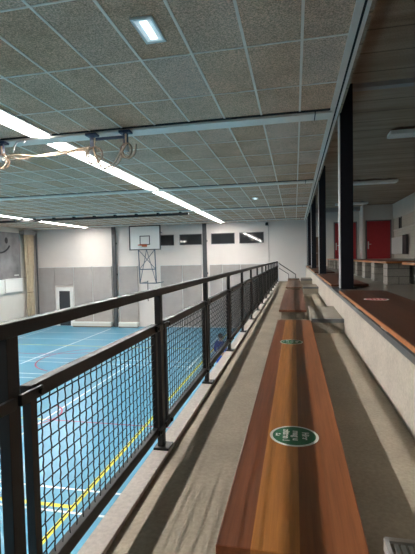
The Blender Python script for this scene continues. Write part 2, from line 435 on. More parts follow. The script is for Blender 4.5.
# grey acoustic panels along the lower wall
px_ = [(-17.85, -16.60), (-15.08, -13.70), (-13.66, -12.24), (-11.70, -10.36), (-8.74, -7.28), (-7.24, -5.98), (-5.40, -4.62), (-4.58, -3.42), (-3.38, -1.92), (-1.88, -1.28)]
wh = ['left of the dark-glass door, in the corner', 'directly right of the dark-glass door', 'left of the left charcoal post', 'between the left post and the basketball frame',
      'directly right of the basketball frame', 'directly left of the right charcoal post', 'directly right of the right charcoal post', 'second right of the right charcoal post',
      'third right of the right charcoal post', 'narrowest one, behind the railing end']
PT = 0.60
for (x0, x1), s in zip(px_, wh):
    t = thing('acoustic_panel', 'grey wall panel on the back wall, ' + s, 'panel', (x0, YB - 0.002, GZ), 'grey panels along the back wall')
    obj('panel_face', box(0, x1 - x0, -0.09, 0, 0.10, PT - GZ, 0.006), M['panel'], t)
    bm = bmesh.new(); bx(bm, -0.02, 0.006, -0.11, 0, 0.10, PT - GZ + 0.02); bx(bm, 0, x1 - x0, -0.11, 0, PT - GZ, PT - GZ + 0.035)
    obj('edge_trim', bm, M['alu'], t)
t = thing('acoustic_panel', 'short grey wall panel above the dark-glass door', 'panel', (-16.56, YB - 0.002, -0.66), 'grey panels along the back wall')
obj('panel_face', box(0, 1.44, -0.09, 0, 0, PT + 0.66, 0.006), M['panel'], t)
obj('edge_trim', box(0, 1.44, -0.11, 0, PT + 0.66, PT + 0.695), M['alu'], t)

# white framed door with dark glass
d = struct('door_4', box(-16.27, -15.40, YB - 0.05, YB - 0.01, GZ + 0.02, -1.04), M['doorglass'], label='white framed door with dark glass in the back wall')
bm = bmesh.new()
bx(bm, -16.47, -16.27, YB - 0.12, YB, GZ, -0.79); bx(bm, -15.40, -15.20, YB - 0.12, YB, GZ, -0.79); bx(bm, -16.27, -15.40, YB - 0.12, YB, -1.04, -0.79)
obj('door_frame', bm, M['white'], d)
bm = bmesh.new(); tube(bm, [(-15.52, YB - 0.05, -2.35), (-15.52, YB - 0.13, -2.35), (-15.68, YB - 0.13, -2.35)], 0.02); obj('door_handle', bm, M['steel'], d)

# charcoal posts against the back wall
for x, s in ((-11.97, 'left'), (-5.68, 'right')):
    t = thing('wall_post', 'tall charcoal post against the back wall, %s of the basketball backboard' % s, 'post', (x, YB, GZ), 'charcoal posts on the back wall')
    obj('shaft', box(-0.13, 0.13, -0.24, -0.11, 0, HC - GZ - 0.01, 0.01), M['pipe'], t)
    for z in (1.2, 3.5, 5.6): obj('wall_bracket', box(-0.15, 0.15, -0.12, 0, z, z + 0.12), M['pipe'], t)

# low storage benches at the foot of the back wall
for x0, x1, s in ((-15.1, -12.2, 'right of the dark-glass door'), (-11.7, -10.3, 'under the basketball frame')):
    t = thing('low_bench', 'low cream bench against the back wall %s' % s, 'bench', (x0, YB - 0.5, GZ), 'low benches along the back wall')
    obj('seat', box(0, x1 - x0, 0, 0.38, 0.27, 0.34, 0.01), M['white'], t)
    obj('skirt', box(0.02, x1 - x0 - 0.02, 0.02, 0.36, 0.07, 0.27), M['leftwall'], t)
    obj('base', box(0.05, x1 - x0 - 0.05, 0.05, 0.33, 0.0, 0.07), M['brownwood'], t)

# basketball backboard on its folding wall frame
bb = thing('basketball_backboard', 'white basketball backboard with orange rim on a blue wall frame', 'basketball hoop', (-9.18, 24.5, 0))
bm = bmesh.new(); bx(bm, -1.0, 1.0, 0, 0.05, 1.66, 3.13, 0, 0.01); obj('board', bm, M['board'], bb)
bm = bmesh.new(); e = 0.06
bx(bm, -1.03, 1.03, -0.03, 0.07, 1.63, 1.63 + e); bx(bm, -1.03, 1.03, -0.03, 0.07, 3.16 - e, 3.16); bx(bm, -1.03, -1.03 + e, -0.03, 0.07, 1.63, 3.16); bx(bm, 1.03 - e, 1.03, -0.03, 0.07, 1.63, 3.16)
obj('board_border', bm, M['pipe'], bb, 'dark padded border')
bm = bmesh.new(); e = 0.055
for q in ((-0.34, 0.34, 1.95, 1.95 + e), (-0.34, 0.34, 2.53 - e, 2.53), (-0.34, -0.34 + e, 1.95, 2.53), (0.34 - e, 0.34, 1.95, 2.53)): bx(bm, q[0], q[1], -0.012, 0, q[2], q[3])
obj('target_square', bm, M['pipe'], bb)
bm = bmesh.new(); tube(bm, [(0.27 * math.cos(a), -0.42 + 0.27 * math.sin(a), 1.93) for a in [2 * PI * k / 24 for k in range(24)]], 0.024, 8, True)
bx(bm, -0.14, 0.14, -0.16, 0.0, 1.84, 1.95)
obj('rim', bm, M['rim'], bb)
bm = bmesh.new()
xl, xr = -0.50, 0.58
y_ = 0.16; lo, mid, tp = -0.46, 0.42, 1.66
def X_(x, z): return x + 0.05 * (tp - z) / 2.1
for x in (xl, xr): tube(bm, [(x, 0.1, 2.9), (x, y_, tp), (X_(x, lo), y_, lo)], 0.035)
tube(bm, [(X_(xl, mid), y_, mid), (X_(xr, mid), y_, mid)], 0.03); tube(bm, [(X_(xl, lo), y_, lo), (X_(xr, lo), y_, lo)], 0.03)
tube(bm, [(xl, y_, tp), (X_(xr, mid), y_, mid)], 0.02); tube(bm, [(xr, y_, tp), (X_(xl, mid), y_, mid)], 0.02)
tube(bm, [(0.04, y_, tp), (X_(xl, lo), y_, lo)], 0.02); tube(bm, [(0.04, y_, tp), (X_(xr, lo), y_, lo)], 0.02)
for x in (xl, xr):
    tube(bm, [(x, 0.12, 2.8), (x, 1.695, 2.8)], 0.03); tube(bm, [(X_(x, lo), y_, lo), (X_(x, lo), 1.58, lo)], 0.03)
tube(bm, [(xl, 0.12, 2.4), (xr, 0.12, 2.4)], 0.03)
obj('support_frame', bm, M['truss'], bb)
bm = bmesh.new(); tube(bm, [(0.06, 0.16, -0.3), (0.06, 0.16, -1.6)], 0.03); obj('crank_pole', bm, M['pipe'], bb)

# wall camera
cm = thing('security_camera', 'small black camera high on the back wall under the ceiling', 'camera', (-1.69, YB, 3.12))
obj('housing', box(-0.09, 0.09, -0.36, -0.10, -0.12, 0.05, 0.02), M['black'], cm)
obj('mount', box(-0.03, 0.03, -0.12, 0, -0.02, 0.10), M['black'], cm)
bm = bmesh.new(); tube(bm, [(0, -0.35, -0.035), (0, -0.40, -0.04)], 0.045, 12); obj('lens', bm, M['glass'], cm)
cb = bmesh.new(); tube(cb, [(-1.60, YB - 0.02, 3.05), (-1.6, YB - 0.02, 0.7)], 0.014); tag(obj('wall_cable', cb, M['panel']), 'thin grey cable running down the back wall under the camera', 'cable')

# ------------------------------------------------------------------ left wall: poster, box, curtain
p = thing('wall_poster', 'large grey poster with a drawn smile and dot eyes on the left wall', 'poster', (XL, 20.9, -0.08))
obj('print', box(0.005, 0.05, -1.6, 3.36, 0, 3.04, 0.005), M['poster'], p)
bm = bmesh.new()
for yy in (0.75, 2.05): ellipsoid(bm, (0.05, yy, 2.50), (0.01, 0.15, 0.20))
tube(bm, [(0.055, 1.4 + 1.05 * math.sin(a), 2.62 - 0.90 * math.cos(a)) for a in [(-1.05 + 2.1 * k / 16) for k in range(17)]], 0.055, 8)
obj('drawn_smile', bm, M['ink'], p)
bm = bmesh.new()
for k in range(5): bx(bm, 0.05, 0.054, 2.70 + k * 0.09, 2.76 + k * 0.09, 0.24, 0.31)
obj('caption', bm, M['stickwhite'], p)
t = thing('wall_box', 'white box mounted under the grey poster on the left wall', 'box', (XL, 22.5, -0.88))
obj('casing', box(0.0, 0.22, 0, 1.62, 0, 0.86, 0.015), M['white'], t)
obj('lid', box(0.0, 0.25, -0.03, 1.65, 0.80, 0.87, 0.01), M['white'], t)
t = thing('wall_cabinet', 'white box beside the boxed unit at the left frame edge', 'box', (XL, 20.2, -0.92))
obj('casing', box(0.0, 0.22, 0, 2.2, 0, 0.86, 0.015), M['white'], t)
obj('lid', box(0.0, 0.25, -0.03, 2.22, 0.80, 0.87, 0.01), M['white'], t)
bm = bmesh.new(); tube(bm, [(XL + 0.03, 18, -0.02), (XL + 0.03, 25.3, 0.02)], 0.014, 6)
tag(obj('wall_cable', bm, M['panel']), 'thin grey cable running along the left wall beneath the poster', 'cable')

cu = thing('curtain', 'gathered beige curtain hanging in the left corner of the hall', 'curtain', (XL + 0.35, 24.75, GZ))
bm = bmesh.new(); N = 44; ring = []
prof = []
for k in range(N):
    a = 2 * PI * k / N; r = 1 + 0.22 * math.sin(7 * a)
    prof.append((0.16 * r * math.cos(a), 0.36 * r * math.sin(a)))
zs = [0.25, 1.8, 2.5, 4.4, 6.35]; sc = [0.75, 0.85, 0.66, 1.0, 1.12]
for z, s in zip(zs, sc): ring.append([bm.verts.new((x * s, y * s, z)) for x, y in prof])
for a, b in zip(ring, ring[1:]):
    for k in range(N):
        f = bm.faces.new((a[k], a[(k + 1) % N], b[(k + 1) % N], b[k])); f.smooth = True
bm.faces.new(ring[0][::-1]); bm.faces.new(ring[-1])
obj('cloth', bm, M['curtain'], cu)
bm = bmesh.new(); tube(bm, [(0.13 * math.cos(a), 0.26 * math.sin(a), 2.5) for a in [2 * PI * k / 20 for k in range(20)]], 0.03, 6, True); obj('tie', bm, M['brownwood'], cu)
obj('head_rail', box(-0.30, 0.12, -0.55, 0.62, 6.35, 6.62, 0.01), M['panel'], cu)
t = thing('corner_post', 'grey post between the curtain and the back wall corner', 'post', (XL + 0.2, 25.75, GZ))
obj('shaft', box(-0.10, 0.10, -0.10, 0.10, 0, 6.7, 0.01), M['panel'], t)
obj('cover', box(0.10, 0.13, -0.16, -0.04, 0.0, 6.5), M['pipe'], t)

# partition curtain track under the beam (left part)
yt = beamY[4]
t = thing('curtain_track', 'dark ceiling track with clamps along a far cross beam', 'track', (-4.85, yt - 0.03, HC - 0.05))
bm = bmesh.new(); bx(bm, XL + 4.85 + 0.02, 0, -0.06, 0.06, -0.16, -0.06); obj('rail', bm, M['black'], t)
c0 = None
for k in range(12):
    x = -0.4 - 1.1 * k
    o = obj('clamp', box(x - 0.05, x + 0.05, -0.08, 0.08, -0.17, 0.0), M['black'], t)

# ------------------------------------------------------------------ strip lights
def strip_light(x, y0, y1, label, group):
    t = thing('strip_light', label, 'light', (x, y0, HC), group)
    L = y1 - y0
    obj('housing', box(-0.215, 0.215, 0, L, -0.035, -0.0101), M['white'], t)
    obj('diffuser', box(-0.185, 0.185, 0.02, L - 0.02, -0.047, -0.0351), M['tube_emit'], t, 'glowing white diffuser')
names_pos = []
for k in range(len(beamY)):
    a = beamY[k] + 0.21; b = (beamY[k + 1] - 0.24) if k + 1 < len(beamY) else 25.3
    if k == len(beamY) - 1:
        names_pos.append((a, b, 'last')); continue
    mid = (a + b) / 2
    names_pos.append((a, mid - 0.015, 'first')); names_pos.append((mid + 0.015, b, 'second'))
bayname = {0: 'behind the viewer', 1: 'before the beam with the rings', 2: 'just beyond the beam with the rings', 3: 'beyond the second cross beam', 4: 'between the curtain track beam and the next', 5: 'by the back wall'}
for row, x in (('main', -4.43), ('far left', -13.62)):
    for q, (a, b, w_) in enumerate(names_pos):
        bay = q // 2
        if row == 'far left' and b < 6.0 and bay < 1: continue
        strip_light(x, a, b, 'lit %s ceiling strip, %s tube %s' % (row, {'first': 'nearer', 'second': 'farther', 'last': 'final'}[w_], bayname[bay]), '%s row of strip lights' % row)

# emergency lamps in the hall ceiling
def emergency(x, y, label):
    t = thing('emergency_lamp', label, 'light', (x, y, HC), 'recessed emergency lamps')
    bm = bmesh.new()
    bx(bm, -0.11, 0.11, 0, 0.03, -0.02, 0); bx(bm, -0.11, 0.11, 0.43, 0.46, -0.02, 0); bx(bm, -0.11, -0.085, 0.03, 0.43, -0.02, 0); bx(bm, 0.085, 0.11, 0.03, 0.43, -0.02, 0)
    obj('bezel', bm, M['white'], t)
    obj('reflector', box(-0.085, 0.085, 0.03, 0.43, -0.008, -0.002), M['emerg_tray'], t)
    obj('lamp', box(-0.035, 0.035, 0.07, 0.39, -0.016, -0.0081, 0.003), M['emerg_emit'], t)
emergency(-1.40, 3.78, 'small rectangular lit lamp in the ceiling tile nearest the viewer')
emergency(-1.47, 15.75, 'small lit lamp in a far ceiling tile above the stand')

# unlit luminaires over the upper stand
for y, s in ((9.75, 'nearest, cut by the right frame edge'), (15.85, 'middle, to the right of the near column'), (21.9, 'farthest, behind the near column')):
    t = thing('ceiling_luminaire', 'unlit white box luminaire under the plank ceiling, ' + s, 'light', (2.03, y, UC), 'unlit luminaires over the upper stand')
    obj('housing', box(0, 1.55, -0.19, 0.19, -0.13, -0.05, 0.01), M['white'], t)
    bm = bmesh.new()
    for q in range(24): bx(bm, 0.03 + q * 0.0625, 0.07 + q * 0.0625, -0.17, 0.17, -0.142, -0.131)
    obj('louvre', bm, M['dimlamp'], t)
    bm = bmesh.new(); obj('bracket', bx(bm, 0.2, 0.3, -0.05, 0.05, -0.05, 0.0), M['doorframe'], t); obj('bracket', box(1.25, 1.35, -0.05, 0.05, -0.05, 0), M['doorframe'], t)

# ------------------------------------------------------------------ steel columns of the stand
for k, y in enumerate(beamY):
    if y < 4: continue
    s = {2: 'nearest tall dark column, standing between the dark benches', 3: 'second dark column from the viewer', 4: 'third dark column from the viewer', 5: 'farthest dark column at the end of the stand'}[k]
    if k == 5: y = 24.2
    t = thing('steel_column', s, 'column', (0.80, y, 0.45), 'dark columns along the stand')
    obj('shaft', box(-0.075, 0.12, 0, 0.20, 0, UC - 0.45, 0.004), M['navy'], t)
    obj('lit_side_strip', box(-0.092, -0.0751, -0.004, 0.16, 0, HC - 0.45 - 0.06), M['edge'], t, 'pale grey strip standing in for the lit side')  # added strip: light on the column's left side painted as pale grey
    obj('base_plate', box(-0.092, 0.17, -0.04, 0.24, 0, 0.014), M['navy'], t)

# ------------------------------------------------------------------ railing along the front of the stand
rl = thing('railing', 'black steel railing with wire mesh panels along the front of the stand', 'railing', (RAILX, 0.84, 0))
PIT = 1.122; NP = 15; Yend = PIT * (NP - 1) + 0.045   # posts at 0, 1.135, ...
Ystart = -PIT * 2
bm = bmesh.new(); bx(bm, -0.017, 0.017, Ystart, Yend, 0.802, 0.838, 0, 0.003); obj('top_rail', bm, M['black'], rl)
post0 = obj('post', box(-0.015, 0.015, 0, 0.043, 0.02, 0.802, 0.002), M['black'], rl)
fp0 = obj('foot_plate', box(-0.032, 0.048, -0.02, 0.065, 0.0201, 0.032, 0.002), M['black'], post0)
# mesh bay: frame, wire, clamps
a0, a1 = 0.085, PIT - 0.042
ZB, ZT = 0.110, 0.665
bm = bmesh.new()
bx(bm, -0.018, 0.016, a0, a1, ZT - 0.04, ZT, 0, 0.002); bx(bm, -0.014, 0.014, a0, a1, ZB, ZB + 0.045, 0, 0.002)
bx(bm, -0.012, 0.012, a0, a0 + 0.026, ZB + 0.045, ZT - 0.04); bx(bm, -0.012, 0.012, a1 - 0.026, a1, ZB + 0.045, ZT - 0.04)
pn = obj('mesh_panel', bm, M['black'], rl)
bm = bmesh.new(); wr = 0.0024
y = a0 + 0.026 + 0.035
k = 0
while y < a1 - 0.03:
    pts = []; z = ZB + 0.04; s = 1 if k % 2 else -1
    while z <= ZT - 0.03:
        pts.append((0.0010 * s, y + 0.0005 * s, z)); z += 0.0195; s = -s
    tube(bm, pts, wr, 4); y += 0.040; k += 1
z = ZB + 0.045 + 0.033
while z < ZT - 0.045:
    tube(bm, [(0.0, a0 + 0.02, z), (0.0, a1 - 0.02, z)], wr, 4); z += 0.038
obj('wire_mesh', bm, M['wire'], pn)
for zz in (ZT - 0.034, ZB + 0.008):
    for p0, p1, yy in ((a1 - 0.035, PIT + 0.01, a1 - 0.022), (0.03, a0 + 0.035, a0 + 0.022)):
        bm = bmesh.new(); bx(bm, 0.0165, 0.028, p0, p1, zz, zz + 0.028, 0, 0.002); tube(bm, [(0.027, yy, zz + 0.014), (0.036, yy, zz + 0.014)], 0.009, 8)
        obj('clamp', bm, M['black'], pn)
for k in range(-2, NP):
    if k != 0:
        c = post0.copy(); C.objects.link(c); c.parent = rl; c.location = (0, PIT * k, 0)
        g = fp0.copy(); C.objects.link(g); g.parent = c
    if k != 0 and k < NP - 1:
        c = copy_tree(pn, rl); c.location = (0, PIT * k, 0)
# stair hand rails beyond the end post
YE = 0.84 + Yend
t = thing('stair_handrail', 'thin dark handrail sloping down at the far end of the railing', 'handrail', (RAILX, YE, 0.0))
bm = bmesh.new(); tube(bm, [(0.0, 0.06, 0.79), (0.70, 0.50, 0.29), (0.70, 0.50, 0.0)], 0.018); obj('upper_tube', bm, M['pipe'], t)
bm = bmesh.new(); tube(bm, [(0.0, 0.06, 0.60), (0.42, 0.34, 0.31), (0.42, 0.34, 0.0)], 0.014); obj('lower_tube', bm, M['pipe'], t)
bm = bmesh.new(); bx(bm, -0.02, 0.05, 0.03, 0.09, 0.0, 0.80); obj('end_post', bm, M['edge'], t, 'pale end post')

# ------------------------------------------------------------------ benches
def bench(name, x0, x1, y0, y1, zt, th, zb, wood, label, group, edge=None, supports=3, sx=(0.03, 0.03), smat='step'):
    t = thing(name, label, 'bench', (x0, y0, zb), group)
    W, L = x1 - x0, y1 - y0
    obj('seat_board', box(0, W, 0, L, zt - th - zb, zt - zb, 0.005), wood, t)
    if edge: obj('lit_front_edge', box(-0.008, -0.0002, 0.002, L - 0.002, zt - th - zb + 0.002, zt - zb - 0.002), edge, t, 'front edge of the board in its lit tone')  # thin added strip, lamp light on the board front as lighter colour
    for k in range(supports):
        yy = 0.12 + (L - 0.24 - 0.2) * k / max(1, supports - 1)
        obj('support', box(sx[0], W - sx[1], yy, yy + 0.2, 0, zt - th - zb - 0.0005), M[smat], t)
    return t
g1 = 'warm wooden benches on the lowest tread'
bench('wooden_bench', -0.234, 0.193, 1.125, 5.48, 0.16, 0.035, 0.0, wood1, 'long warm brown plank bench nearest the viewer with two green stickers', g1, None, 4)
bench('wooden_bench', -0.255, 0.165, 6.54, 10.7, 0.16, 0.035, 0.0, wood2, 'second reddish plank bench on the lowest tread, past the first step block', g1, None, 4)
bench('wooden_bench', -0.265, 0.16, 11.65, 15.1, 0.16, 0.035, 0.0, wood3, 'third plank bench on the lowest tread, sheen painted into its paler boards', g1, None, 3)
bench('wooden_bench', -0.27, 0.155, 15.75, 16.5, 0.165, 0.035, 0.0, wood3, 'farthest plank bench on the lowest tread, by the sloping handrail', g1, None, 2)
g2 = 'dark wooden benches on the riser'
for y0, y1, s in ((-1.0, 5.95, 'near dark brown plank bench on the riser, with the red sticker'), (7.27, 11.9, 'dark plank bench on the riser behind the nearest column'),
                  (13.3, 17.9, 'dark plank bench on the riser behind the second column'), (19.2, 23.6, 'farthest dark plank bench on the riser')):
    bench('dark_bench', 0.602, 1.20, y0, y1, 0.508, 0.034, 0.45, wood_dark, s, g2, wood_lit_edge, 6, (0.012, 0.04), 'riser')
# top bench row on block piers
g3 = 'block piers under the top bench row'
for k, y in enumerate((1.0, 3.6, 6.2, 8.0, 9.27, 10.5, 11.75, 13.0, 14.25, 15.5, 16.75, 18.0, 19.25, 20.5, 21.75)):
    s = {3: 'nearest whole', 4: 'second', 5: 'third', 6: 'fourth', 7: 'fifth', 8: 'sixth', 9: 'seventh', 10: 'eighth', 11: 'ninth', 12: 'tenth', 13: 'eleventh', 14: 'last'}.get(k)
    lab = '%s grey block pier in the receding row under the top bench' % s if s else ('grey block pier under the nearer top bench, at the right frame edge' if k == 2 else 'grey block pier under the nearer top bench beside the viewer')
    if k < 2: continue
    x0 = 1.64 if k > 2 else 1.72
    t = tag(obj('block_pier', box(0, 0.37, 0, 0.36, 0, 0.384, 0.004), M['piers']), lab, 'pier', g3); t.location = (x0, y, 0.448)
for y0, y1, s in ((-1.0, 6.75, 'nearer brown board of the top bench row at the right frame edge'), (7.9, 22.2, 'long brown board of the top bench row in front of the red doors')):
    t = thing('top_bench', s, 'bench', (1.60, y0, 0.833), 'boards of the top bench row')
    obj('seat_board', box(0, 0.48, 0, y1 - y0, 0, 0.042, 0.004), wood_dark, t)
    obj('lit_front_edge', box(-0.008, -0.0002, 0, y1 - y0, 0.004, 0.038), wood_lit_edge, t, 'front edge of the board in its lit tone')  # lit board front given as a lighter colour here too
    if y0 > 0: obj('near_edge', box(0.0, 0.48, -0.008, -0.0002, 0.004, 0.038), wood_lit_edge, t)

# step blocks on the lowest tread
g4 = 'concrete step blocks on the lowest tread'
def step_block(y0, y1, x0, x1, label, ribs=False):
    t = thing('step_block', label, 'step', (x0, y0, 0), g4)
    W, L = x1 - x0, y1 - y0
    obj('block', box(0, W, 0, L, 0, 0.178, 0.006), M['step'], t)
    bm = bmesh.new(); bx(bm, -0.004, W + 0.002, -0.006, 0.05, 0.135, 0.184, 0, 0.003); obj('nosing', bm, M['nosing'], t)
    if ribs:
        bm = bmesh.new()
        for q in range(4): bx(bm, 0.018 + q * 0.018, 0.029 + q * 0.018, 0.03, L - 0.02, 0.178, 0.184)
        bx(bm, 0, W, L - 0.012, L + 0.004, 0.15, 0.186); bx(bm, -0.004, 0.008, 0, L, 0.15, 0.186)
        obj('ribbed_strip', bm, M['strip_grey'], t, 'ribbed grey edge strip')
step_block(0.1, 1.205, 0.24, 0.60, 'grey ribbed step block at the bottom right beside the near bench', True)
step_block(5.455, 6.93, 0.20, 0.60, 'first concrete step block beyond the near bench, against the riser')
step_block(11.32, 12.5, 0.205, 0.60, 'second concrete step block from the viewer against the riser')
step_block(15.3, 15.9, 0.20, 0.60, 'third concrete step block from the viewer against the riser')
bm_ = step_block(16.0, 16.7, 0.22, 0.60, 'farthest concrete step block against the riser')

# ------------------------------------------------------------------ stickers
def text_mesh(body, size, loc, parent, mat, name='lettering', rot=-PI / 2):
    cu_ = bpy.data.curves.new(name, 'FONT'); cu_.body = body; cu_.size = size; cu_.extrude = 0.0004; cu_.offset = 0.0012; cu_.align_x = 'CENTER'; cu_.align_y = 'CENTER'
    tmp = bpy.data.objects.new('tmp', cu_); C.objects.link(tmp)
    bpy.context.view_layer.update()
    dg = bpy.context.evaluated_depsgraph_get()
    me = bpy.data.meshes.new_from_object(tmp.evaluated_get(dg))
    bpy.data.objects.remove(tmp); bpy.data.curves.remove(cu_)
    me.materials.clear(); me.materials.append(mat); me.name = name
    o = bpy.data.objects.new(name, me); C.objects.link(o); o.parent = parent
    o.location = loc; o.rotation_euler = (0, 0, rot)
    return o
def sticker(x, y, z, label, field, lines, r=0.11, glyphs=True):
    t = thing('round_sticker', label, 'sticker', (x, y, z), 'round seat stickers')
    obj('border', disc(bmesh.new(), 0, 0, 0.0005, r, r, 0.001), M['stickwhite'], t)
    obj('field', disc(bmesh.new(), 0, 0, 0.0015, r * 0.885, r * 0.885, 0.0006), field, t)
    if glyphs:
        for body, dx, sz in lines: text_mesh(body, sz, (dx, 0, 0.0026), t, M['stickwhite'])
        bm = bmesh.new()   # little seated-smile mark below the words
        bx(bm, -0.083, -0.075, -0.014, 0.014, 0.0022, 0.003); bx(bm, -0.075, -0.066, -0.014, -0.008, 0.0022, 0.003); disc(bm, -0.066, 0.008, 0.0022, 0.006, 0.006, 0.0008, 12)
        obj('pictogram', bm, M['stickwhite'], t)
    return t
L3 = [('Hier', 0.050, 0.044), ('mag u', 0.008, 0.044), ('zitten !', -0.036, 0.044)]
sticker(-0.013, 1.90, 0.16, 'nearer green round sticker with white words on the near bench', M['green'], L3)
sticker(-0.042, 4.05, 0.16, 'farther green round sticker with white words on the near bench', M['green'], L3)
t = sticker(0.855, 4.73, 0.508, 'red round sticker on the near dark bench at the right', M['stickred'], [], 0.125, False)
bm = bmesh.new()
for q, xx in enumerate((-0.06, -0.02, 0.02, 0.06)):
    h = 0.055 if q in (1, 2) else 0.035
    for w_ in range(3): bx(bm, xx - 0.010, xx + 0.010, -h + w_ * h * 0.7, -h + w_ * h * 0.7 + h * 0.5, 0.0022, 0.003)
obj('lettering', bm, M['stickwhite'], t)

# ------------------------------------------------------------------ gymnastic rings hoist at the beam
by = beamY[2]
def bracket(x, label):
    t = thing('beam_bracket', label, 'bracket', (x, by - 0.16, HC - 0.05), 'blue brackets on the near beam')
    bm = bmesh.new(); bx(bm, -0.10, 0.10, -0.05, 0.10, -0.035, 0.005); bx(bm, -0.035, 0.035, 0.0, 0.06, -0.26, -0.035)
    obj('clamp', bm, M['blue_steel'], t)
    bm = bmesh.new(); tube(bm, [(-0.045, 0.02, -0.30), (0.045, 0.02, -0.30)], 0.055, 14); obj('pulley', bm, M['pulley'], t)
bracket(-3.49, 'left blue bracket of the pair holding the hanging rings')
bracket(-2.86, 'right blue bracket of the pair holding the hanging rings')
bracket(-5.32, 'blue bracket holding the ropes at the left frame edge')
bm = bmesh.new(); bx(bm, 0, 0.60, -0.02, 0.02, -0.02, 0.025)
t = tag(obj('hoist_bar', bm, M['blue_steel']), 'dark blue bar joining the two ring brackets under the beam', 'bar'); t.location = (-3.47, by - 0.12, HC - 0.14)
def ring(x, y, z, tilt, label):
    bm = bmesh.new(); R = 0.125
    tube(bm, [(R * math.cos(a), 0, R * math.sin(a)) for a in [2 * PI * k / 28 for k in range(28)]], 0.014, 8, True)
    o = thing('gymnastic_ring', label, 'ring', (x, y, z), 'gymnastic rings'); o.rotation_euler = (0, 0, tilt)
    obj('hoop', bm, M['ringwood'], o)
    bm = bmesh.new(); tube(bm, [(0, 0, R + 0.012), (0, 0, R + 0.16)], 0.016, 6); obj('strap', bm, M['rope'], o)
ring(-3.41, by - 0.20, 2.86, 0.3, 'left of the two wooden rings hanging under the beam')
ring(-2.83, by - 0.20, 2.88, -0.3, 'right of the two wooden rings hanging under the beam')
ring(-5.28, by - 0.20, 2.86, 0.5, 'wooden ring among ropes at the left frame edge')
def rope(name, pts, label, r=0.017, group='ropes of the rings'):
    # smooth catmull-rom through the points
    P = [Vector(p) for p in pts]; out = []
    for i in range(len(P) - 1):
        a, b, c, d = P[max(i - 1, 0)], P[i], P[i + 1], P[min(i + 2, len(P) - 1)]
        for k in range(8):
            u = k / 8
            out.append(0.5 * ((2 * b) + (c - a) * u + (2 * a - 5 * b + 4 * c - d) * u * u + (3 * b - a - 3 * c + d) * u ** 3))
    out.append(P[-1]); bm = bmesh.new(); tube(bm, out, r, 6)
    return tag(obj(name, bm, M['rope']), label, 'rope', group)
yr = by - 0.18
rope('rope', [(-3.50, yr, 2.96), (-3.9, yr - 0.02, 2.93), (-4.4, yr, 2.90), (-4.95, yr, 2.96), (-5.25, yr, 2.95)], 'pale rope sagging between the two hoists, upper strand')
rope('rope', [(-3.52, yr + .03, 3.0), (-4.0, yr + .03, 2.97), (-4.5, yr + .03, 2.93), (-4.95, yr + .03, 2.90), (-5.3, yr + .03, 2.98)], 'pale rope sagging between the two hoists, lower strand')
rope('rope', [(-3.44, yr - .03, 2.96), (-3.36, yr - .05, 2.78), (-3.28, yr - .03, 2.62), (-3.08, yr - .03, 2.66), (-2.94, yr - .04, 2.83), (-2.85, yr, 2.98)], 'pale rope looping down between the two rings')
rope('rope', [(-3.50, yr + .05, 2.98), (-3.38, yr + .05, 2.72), (-3.22, yr + .04, 2.60), (-3.0, yr + .04, 2.70), (-2.90, yr + .05, 2.90), (-2.84, yr + .05, 3.02)], 'second pale rope looping between the two rings', 0.014)
rope('rope', [(-3.50, yr - .06, 2.98), (-3.56, yr - .07, 2.84), (-3.48, yr - .07, 2.70), (-3.34, yr - .06, 2.70), (-3.26, yr - .07, 2.82)], 'short rope coil wound through the left hanging ring')
rope('rope', [(-2.80, yr - .06, 2.98), (-2.88, yr - .07, 2.84), (-2.78, yr - .07, 2.73), (-2.66, yr - .07, 2.80), (-2.63, yr - .06, 2.96)], 'short rope coil wound through the right hanging ring')
rope('rope', [(-5.2, yr - .05, 3.0), (-5.16, yr - .06, 2.84), (-5.3, yr - .06, 2.72), (-5.48, yr - .06, 2.80), (-5.6, yr - .05, 2.88), (-5.9, yr, 2.8)], 'rope bundle looped at the left frame edge', 0.016)
bm = bmesh.new()
tube(bm, [(-5.06, by - 0.17, 3.02), (-5.03, by - 0.17, 3.12), (-4.98, by - 0.17, 3.20), (-4.90, by - 0.17, 3.21), (-4.82, by - 0.17, 3.18), (-4.80, by - 0.16, 3.23)], 0.016, 8)
tag(obj('rope_hook', bm, M['pulley']), 'bent steel hook under the beam holding the ropes', 'hook')

# ------------------------------------------------------------------ person on the sports floor
per = thing('person', 'person in blue clothes standing on the sports floor beyond the railing', 'person', (-2.72, 14.9, GZ))
per.rotation_euler = (0, 0, math.radians(155))
def skin(name, chains, mat, parent, sub=1, extra=None):
    me = bpy.data.meshes.new(name); verts = []; edges = []; rad = []; idx = {}
    for ch in chains:
        last = None
        for (p, r) in ch:
            key = tuple(round(c, 4) for c in p)
            if key not in idx: idx[key] = len(verts); verts.append(p); rad.append(r)
            if last is not None and last != idx[key]: edges.append((last, idx[key]))
            last = idx[key]
    me.from_pydata(verts, edges, []); o = bpy.data.objects.new(name, me); C.objects.link(o)
    md = o.modifiers.new('s', 'SKIN'); md.use_smooth_shade = True
    for k, r in enumerate(rad):
        sv = me.skin_vertices[0].data[k]; sv.radius = (r, r) if not isinstance(r, tuple) else r; sv.use_root = (k == 0)
    sb = o.modifiers.new('u', 'SUBSURF'); sb.levels = sub; sb.render_levels = sub
    bpy.context.view_layer.update(); dg = bpy.context.evaluated_depsgraph_get()
    me2 = bpy.data.meshes.new_from_object(o.evaluated_get(dg)); bpy.data.objects.remove(o)
    bm = bmesh.new(); bm.from_mesh(me2); bpy.data.meshes.remove(me2)
    for f in bm.faces: f.smooth = True; f.material_index = 0
    if extra: extra(bm)
    return obj(name, bm, mat, parent)
pel = (0, 0, 0.92)
spine = [(pel, 0.13), ((0, 0.0, 1.08), 0.115), ((0, -0.01, 1.27), 0.135), ((0, 0.0, 1.40), 0.10), ((0, 0.0, 1.46), 0.055), ((0, -0.01, 1.53), 0.055)]
chains = [spine]
